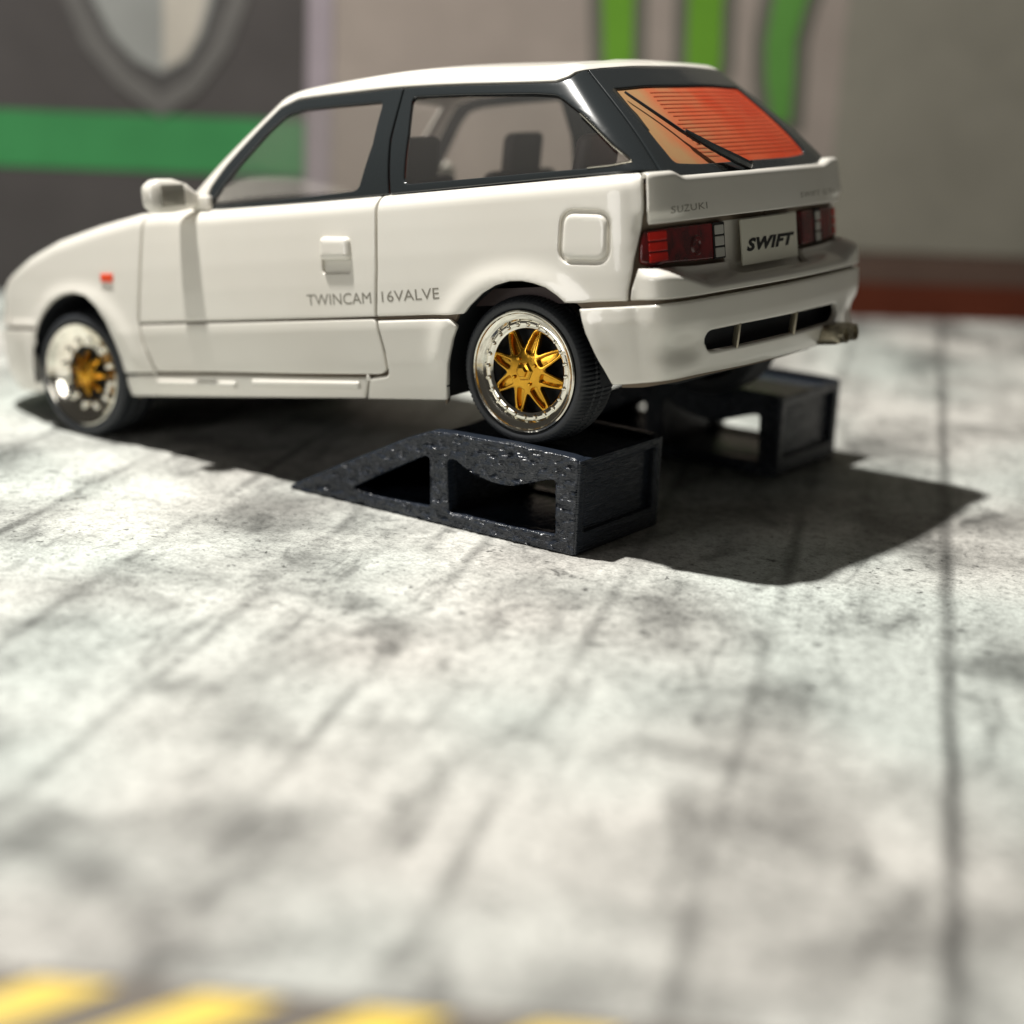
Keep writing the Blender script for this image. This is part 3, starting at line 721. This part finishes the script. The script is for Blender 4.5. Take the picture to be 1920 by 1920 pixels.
def ramp(y_near, w, label):
    R = empty('car_ramp', (0, y_near-w/2, 0)); R['label'] = label; R['category'] = 'ramp'; R['group'] = 'ramps under the rear wheels'
    for sg in (1, -1):
        def S(s, t):
            s, t = np.broadcast_arrays(np.asarray(s, float), np.asarray(t, float)); return np.stack([s, 0*s+w/2, t], -1)
        def disp(P):
            return np.array([.009*noise.noise(Vector((p[0]*24, sg*3+p[2]*8, p[2]*62)))+.006*noise.noise(Vector((p[0]*62, 7, p[2]*48))) for p in P])
        V, F = panel_vf(S, RO_, [RT_, RR_], h=.0085, gap=0, bev=.006, depth=.055, disp=disp, hgap=0, off=.0)
        add('side_frame', ([(v[0], sg*v[1], v[2]) for v in V], F), mr_, R, sharp=60)
    def strip(loop, y0, y1, closed=True, skip=None):
        n = len(loop); V = [(p[0], y0, p[1]) for p in loop]+[(p[0], y1, p[1]) for p in loop]; F = []
        for i in range(n if closed else n-1):
            a, b = loop[i], loop[(i+1) % n]
            if skip and skip(a, b): continue
            F.append((i, (i+1) % n, n+(i+1) % n, n+i))
        return V, F
    yi = w/2-.03
    # deck and incline sit just under the raised edges of the side frames
    dk_l = [(-.312, .338), (.320, .338), (.440, .288), (.990, .010), (.93, .006), (.60, .150), (.36, .280), (.28, .300), (-.30, .300)]
    cap = [tuple(range(9)), tuple(range(9, 18))]
    V, F = strip(dk_l, -yi, yi); add('deck', (V, F+[cap[0][::-1], cap[1]]), mr_, R, smooth=False)
    add('base_plate', box_vf(-.300, .95, -yi, yi, .003, .045, .004), mr_, R, sharp=30)
    add('cross_bar', box_vf(.262, .322, -yi, yi, .04, .31, .004), mr_, R, sharp=30)
    def B(s, t):
        s, t = np.broadcast_arrays(np.asarray(s, float), np.asarray(t, float)); return np.stack([0*s-.318, s, t], -1)
    hw = w/2
    fr = rnd([(-hw+.004, .004), (hw-.004, .004), (hw-.004, .345), (-hw+.004, .345)], .008, 4)
    hole = rnd([(-hw+.045, .080), (hw-.040, .080), (hw-.040, .310), (-hw+.045, .310)], .02, 5)
    V, F = panel_vf(B, fr, [hole], h=.02, gap=0, bev=.005, depth=.03, hgap=0)
    add('back_frame', (V, F), mr_, R, sharp=50)
    add('back_panel', box_vf(-.296, -.282, -hw+.03, hw-.02, .02, .33, .002), mr_, R, sharp=30)
    return R
ramp(.825, .57, 'black 3D-printed ramp nearest the viewer, under the rear wheel with the gold spokes')
ramp(-.715, .57, 'black 3D-printed ramp on the far side, its back end showing below the exhaust')

# ------------------------------------------------------------------ ground board, printed like cast concrete
mg = bpy.data.materials.new('printed_concrete'); mg.use_nodes = True; nt = mg.node_tree; b = nt.nodes['Principled BSDF']
N = nt.nodes.new; Lk = nt.links.new
tc = N('ShaderNodeTexCoord')
def noise_node(scale, detail, rough=.55, dist=0.0, vec=None):
    n = N('ShaderNodeTexNoise'); n.inputs['Scale'].default_value = scale; n.inputs['Detail'].default_value = detail; n.inputs['Roughness'].default_value = rough; n.inputs['Distortion'].default_value = dist
    Lk(vec or tc.outputs['Object'], n.inputs['Vector']); return n.outputs['Fac']
def ramp_node(fac, stops):
    r = N('ShaderNodeValToRGB'); e = r.color_ramp.elements
    e[0].position, e[0].color = stops[0][0], (*[stops[0][1]]*3, 1); e[1].position, e[1].color = stops[-1][0], (*[stops[-1][1]]*3, 1)
    for p, c in stops[1:-1]: q = e.new(p); q.color = (c, c, c, 1)
    Lk(fac, r.inputs['Fac']); return r.outputs['Color']
def math_node(op, a, b_=None, c=None):
    m = N('ShaderNodeMath'); m.operation = op
    for i, v in enumerate((a, b_, c)):
        if v is None: continue
        if isinstance(v, (int, float)): m.inputs[i].default_value = v
        else: Lk(v, m.inputs[i])
    return m.outputs[0]
mpr = N('ShaderNodeMapping'); mpr.inputs['Rotation'].default_value = (0, 0, math.radians(-22.3)); Lk(tc.outputs['Object'], mpr.inputs[0])
sep = N('ShaderNodeSeparateXYZ'); Lk(mpr.outputs[0], sep.inputs[0])
mps = N('ShaderNodeMapping'); mps.inputs['Scale'].default_value = (2.2, .7, 1); Lk(mpr.outputs[0], mps.inputs[0])
mpq = N('ShaderNodeMapping'); mpq.inputs['Scale'].default_value = (3.4, .28, 1); Lk(mpr.outputs[0], mpq.inputs[0])
smear = ramp_node(noise_node(1.0, 4, .6, .4, mpq.outputs[0]), [(.30, .74), (.44, .94), (.60, 1.04)])
cloud = ramp_node(noise_node(1.3, 5, .6, .3), [(.36, .40), (.46, .74), (.55, 1.0)])
blot = ramp_node(noise_node(2.6, 5, .62, .6, mps.outputs[0]), [(.30, .40), (.42, .84), (.50, 1.0)])
fine = ramp_node(noise_node(26, 6, .72), [(.32, .50), (.48, .92), (.66, 1.12)])
fine2 = ramp_node(noise_node(85, 3, .7), [(.34, .66), (.5, .98), (.66, 1.10)])
pit = ramp_node(noise_node(9, 4, .65, .8), [(.28, .30), (.345, .80), (.38, 1.0)])
# board joints every 0.54, printed dark with uneven strength
u = math_node('ADD', sep.outputs['X'], 1.26-.54*20+.0)
wob = math_node('MULTIPLY', math_node('SUBTRACT', noise_node(2.0, 4), .5), .05)
u = math_node('ADD', u, wob)
fr_ = math_node('FRACT', math_node('DIVIDE', math_node('ADD', u, .27+.54*40), .54))
dist_ = math_node('ABSOLUTE', math_node('SUBTRACT', fr_, .5))
line = ramp_node(dist_, [(.0, 0.0), (.022, .25), (.065, 1.0)])
lstr = ramp_node(noise_node(1.1, 3, .5, 0, mpr.outputs[0]), [(.38, .08), (.60, .55)])
inv_ = math_node('SUBTRACT', 1.0, line)
lfac = math_node('SUBTRACT', 1.0, math_node('MULTIPLY', inv_, lstr))
# the clear joint that runs along the right
dl = math_node('ABSOLUTE', math_node('ADD', math_node('ADD', sep.outputs['X'], 1.26), math_node('MULTIPLY', wob, .6)))
l2 = ramp_node(dl, [(.0, .60), (.012, .66), (.040, 1.0)])
tot = math_node('MULTIPLY', cloud, blot)
pit2 = ramp_node(noise_node(30, 3, .6, .5), [(.29, .22), (.345, .80), (.37, 1.0)])
for f in (smear, fine, fine2, pit, pit2, lfac, l2): tot = math_node('MULTIPLY', tot, f)
mc = N('ShaderNodeMix'); mc.data_type = 'RGBA'; mc.blend_type = 'MULTIPLY'; mc.inputs[0].default_value = 1.0
hue = N('ShaderNodeValToRGB'); hue.color_ramp.elements[0].color = (.685, .67, .625, 1); hue.color_ramp.elements[1].color = (.60, .64, .60, 1); hue.color_ramp.elements[0].position = .40; hue.color_ramp.elements[1].position = .60
Lk(noise_node(.55, 2), hue.inputs['Fac'])
Lk(hue.outputs['Color'], mc.inputs[6]); cmb = N('ShaderNodeCombineColor'); [Lk(tot, cmb.inputs[i]) for i in range(3)]; Lk(cmb.outputs[0], mc.inputs[7]); Lk(mc.outputs[2], b.inputs['Base Color'])
b.inputs['Roughness'].default_value = .55; b.inputs['Specular IOR Level'].default_value = .3
bp = N('ShaderNodeBump'); bp.inputs['Strength'].default_value = .12; bp.inputs['Distance'].default_value = .004; Lk(fine, bp.inputs['Height']); Lk(bp.outputs[0], b.inputs['Normal'])
A_ = np.array([5.5396, -1.4942]); B_ = np.array([.4466, -5.8517]); E_ = (B_-A_)/np.linalg.norm(B_-A_); NB = np.array([E_[1], -E_[0]])   # NB points away from the viewer
if NB @ (np.array([-3.55, 5.95])-A_) > 0: NB = -NB
c0 = A_-E_*4; c1 = B_+E_*4
gv = [tuple(c0)+(0,), tuple(c1)+(0,), tuple(c1-NB*18)+(0,), tuple(c0-NB*18)+(0,)]
V = gv+[(p[0], p[1], -.12) for p in gv]
ground = add('ground', (V, [(0, 1, 2, 3), (4, 5, 6, 7), (0, 1, 5, 4), (1, 2, 6, 5), (2, 3, 7, 6), (3, 0, 4, 7)]), mg, None, smooth=False)
ground['kind'] = 'structure'
# table under the board
tb = add('table_top', box_vf(-14, 14, -16, 16, -.6, -.125), mat('dark_table', (.05, .04, .035), .6), None, smooth=False); tb['kind'] = 'structure'
# hazard stripe printed along the near edge
ys = mat('stripe_yellow', (.92, .66, .08), .5, noise_col=(3, (.80, .58, .12), .3, .6)); bs = mat('stripe_black', (.13, .11, .09), .6)
P0 = np.array([-1.216, 3.782]); D_ = np.array([-.87, -.494]); D_ /= np.linalg.norm(D_); Q_ = np.array([-D_[1], D_[0]])
if Q_ @ (CAM[:2]-P0) < 0: Q_ = -Q_
def sheet(name, pts, z, m, par):
    return add(name, ([(p[0], p[1], z) for p in pts], [tuple(range(len(pts)))]), m, par, smooth=False)
WB = .55
band = sheet('hazard_stripe', [P0-D_*3.0+Q_*.02, P0+D_*3.2+Q_*.02, P0+D_*3.2+Q_*WB, P0-D_*3.0+Q_*WB], .004, bs, ground)
PITCH = .322; 
for k in range(-8, 4):
    a = P0+Q_*.055+D_*(-.160+k*PITCH); w = D_*.160; sl = -D_*(.53)+Q_*WB
    o = sheet('yellow_bar', [a, a+w, a+w+sl, a+sl], .008, ys, band)

# ------------------------------------------------------------------ printed backdrop board standing behind
U3 = Vector((E_[0], E_[1], 0)); N3 = Vector((-NB[0], -NB[1], 0)); O3 = Vector((A_[0], A_[1], 0))
def bpt(u, v, d): return tuple(O3+U3*u+Vector((0, 0, v))+N3*d)
def bsheet(name, pts, d, m, par):
    """flat print d in front of the board"""
    V = [bpt(u, v, d) for u, v in pts]; n = len(V)
    return add(name, (V, [tuple(range(n))]), m, par, smooth=False)
def bm_(name, c, **k): return mat(name, c, .75, spec=.15, noise_col=(2.5, tuple(x*.86 for x in c), .3, .7), **k)
V = [bpt(u, v, d) for d in (0, -.12) for u, v in ((-4, -.1), (11, -.1), (11, 4.6), (-4, 4.6))]
wall = add('backdrop_board', (V, [(0, 1, 2, 3), (4, 5, 6, 7), (0, 1, 5, 4), (1, 2, 6, 5), (2, 3, 7, 6), (3, 0, 4, 7)]), bm_('backdrop_beige', (0.269, 0.230, 0.204)), None, smooth=False)
wall['label'] = 'printed backdrop board behind the car with a dark shield panel, green band and green claw marks'
wall['category'] = 'backdrop'
dp = bsheet('dark_panel', [(-4, -.05), (1.90, -.05), (1.90, 4.5), (-4, 4.5)], .006, bm_('print_charcoal', (0.058, 0.053, 0.052)), wall)
bsheet('green_band', [(-4, .79), (1.895, .79), (1.895, 1.135), (-4, 1.135)], .012, bm_('print_green', (0.037, 0.186, 0.062)), dp)
bsheet('lilac_strip', [(1.905, -.05), (2.06, -.05), (2.06, 4.5), (1.905, 4.5)], .012, bm_('print_lilac', (0.261, 0.226, 0.251)), wall)
shO = [(.40, 3.0), (.42, 2.1), (.434, 1.80), (.556, 1.52), (.746, 1.305), (1.010, 1.120), (1.233, 1.275), (1.429, 1.545), (1.541, 1.84), (1.57, 2.1), (1.58, 3.0)]
shI = [(.545, 3.0), (.545, 1.82), (.685, 1.56), (.83, 1.40), (1.01, 1.275), (1.19, 1.40), (1.30, 1.56), (1.42, 1.86), (1.42, 3.0)]
shF = [(.60, 2.9), (.60, 1.83), (.72, 1.60), (.86, 1.46), (1.02, 1.39), (1.17, 1.47), (1.26, 1.62), (1.34, 1.86), (1.34, 2.9)]
shH = [(1.03, 2.9), (1.03, 1.42), (1.16, 1.49), (1.24, 1.64), (1.30, 1.86), (1.30, 2.9)]
sh = bsheet('shield', shO, .018, bm_('print_grey', (0.102, 0.098, 0.094)), dp)
bsheet('shield_border', shI, .022, bm_('print_dark', (0.058, 0.055, 0.054)), sh)
bsheet('shield_field', shF, .026, bm_('print_light_grey', (0.208, 0.213, 0.204)), sh)
bsheet('shield_half', shH, .030, bm_('print_cream', (0.365, 0.338, 0.295)), sh)
def claw(pts_l, pts_r, gm, dm):
    """green claw stroke with a dark outline"""
    P = pts_l+pts_r[::-1]
    mid = [((a[0]+b_[0])/2, (a[1]+b_[1])/2) for a, b_ in zip(pts_l, pts_r)]
    Pl = [(a[0]-.085, a[1]-(.06 if i == len(pts_l)-1 else 0)) for i, a in enumerate(pts_l)]; Pr = [(a[0]+.085, a[1]-(.06 if i == len(pts_r)-1 else 0)) for i, a in enumerate(pts_r)]
    o = bsheet('claw_mark', Pl+Pr[::-1], .006, dm, wall)
    bsheet('claw_fill', P, .012, gm, o)
gm = bm_('print_claw_green', (0.108, 0.255, 0.024)); gm2 = bm_('print_claw_green_pale', (0.087, 0.229, 0.047)); dm = bm_('print_outline', (0.113, 0.109, 0.091))
claw([(3.78, 3.0), (3.75, 2.3), (3.73, 1.95), (3.76, 1.6), (3.78, 1.2)], [(3.96, 3.0), (3.945, 2.3), (3.93, 1.95), (3.945, 1.6), (3.93, 1.2)], gm, dm)
claw([(4.30, 3.0), (4.28, 2.3), (4.275, 1.95), (4.285, 1.6), (4.33, 1.3)], [(4.52, 3.0), (4.51, 2.3), (4.495, 1.95), (4.51, 1.6), (4.44, 1.3)], gm, dm)
claw([(4.95, 3.0), (4.86, 2.2), (4.815, 1.98), (4.79, 1.72), (4.81, 1.5), (4.87, 1.25)], [(5.20, 3.0), (5.10, 2.2), (5.03, 2.0), (4.98, 1.75), (4.99, 1.5), (4.99, 1.25)], gm2, dm)
bsheet('grey_field', [(5.28, .42), (11, .42), (11, 4.5), (5.45, 4.5), (5.30, 2.0)], .006, bm_('print_warm_grey', (0.207, 0.196, 0.163)), wall)
bsheet('brown_field', [(2.065, .22), (11, .22), (11, .42), (2.065, .46)], .006, bm_('print_brown', (0.099, 0.064, 0.050)), wall)
bsheet('rust_strip', [(2.3, -.02), (11, -.02), (11, .235), (2.3, .235)], .016, bm_('print_rust', (0.097, 0.022, 0.010)), wall)
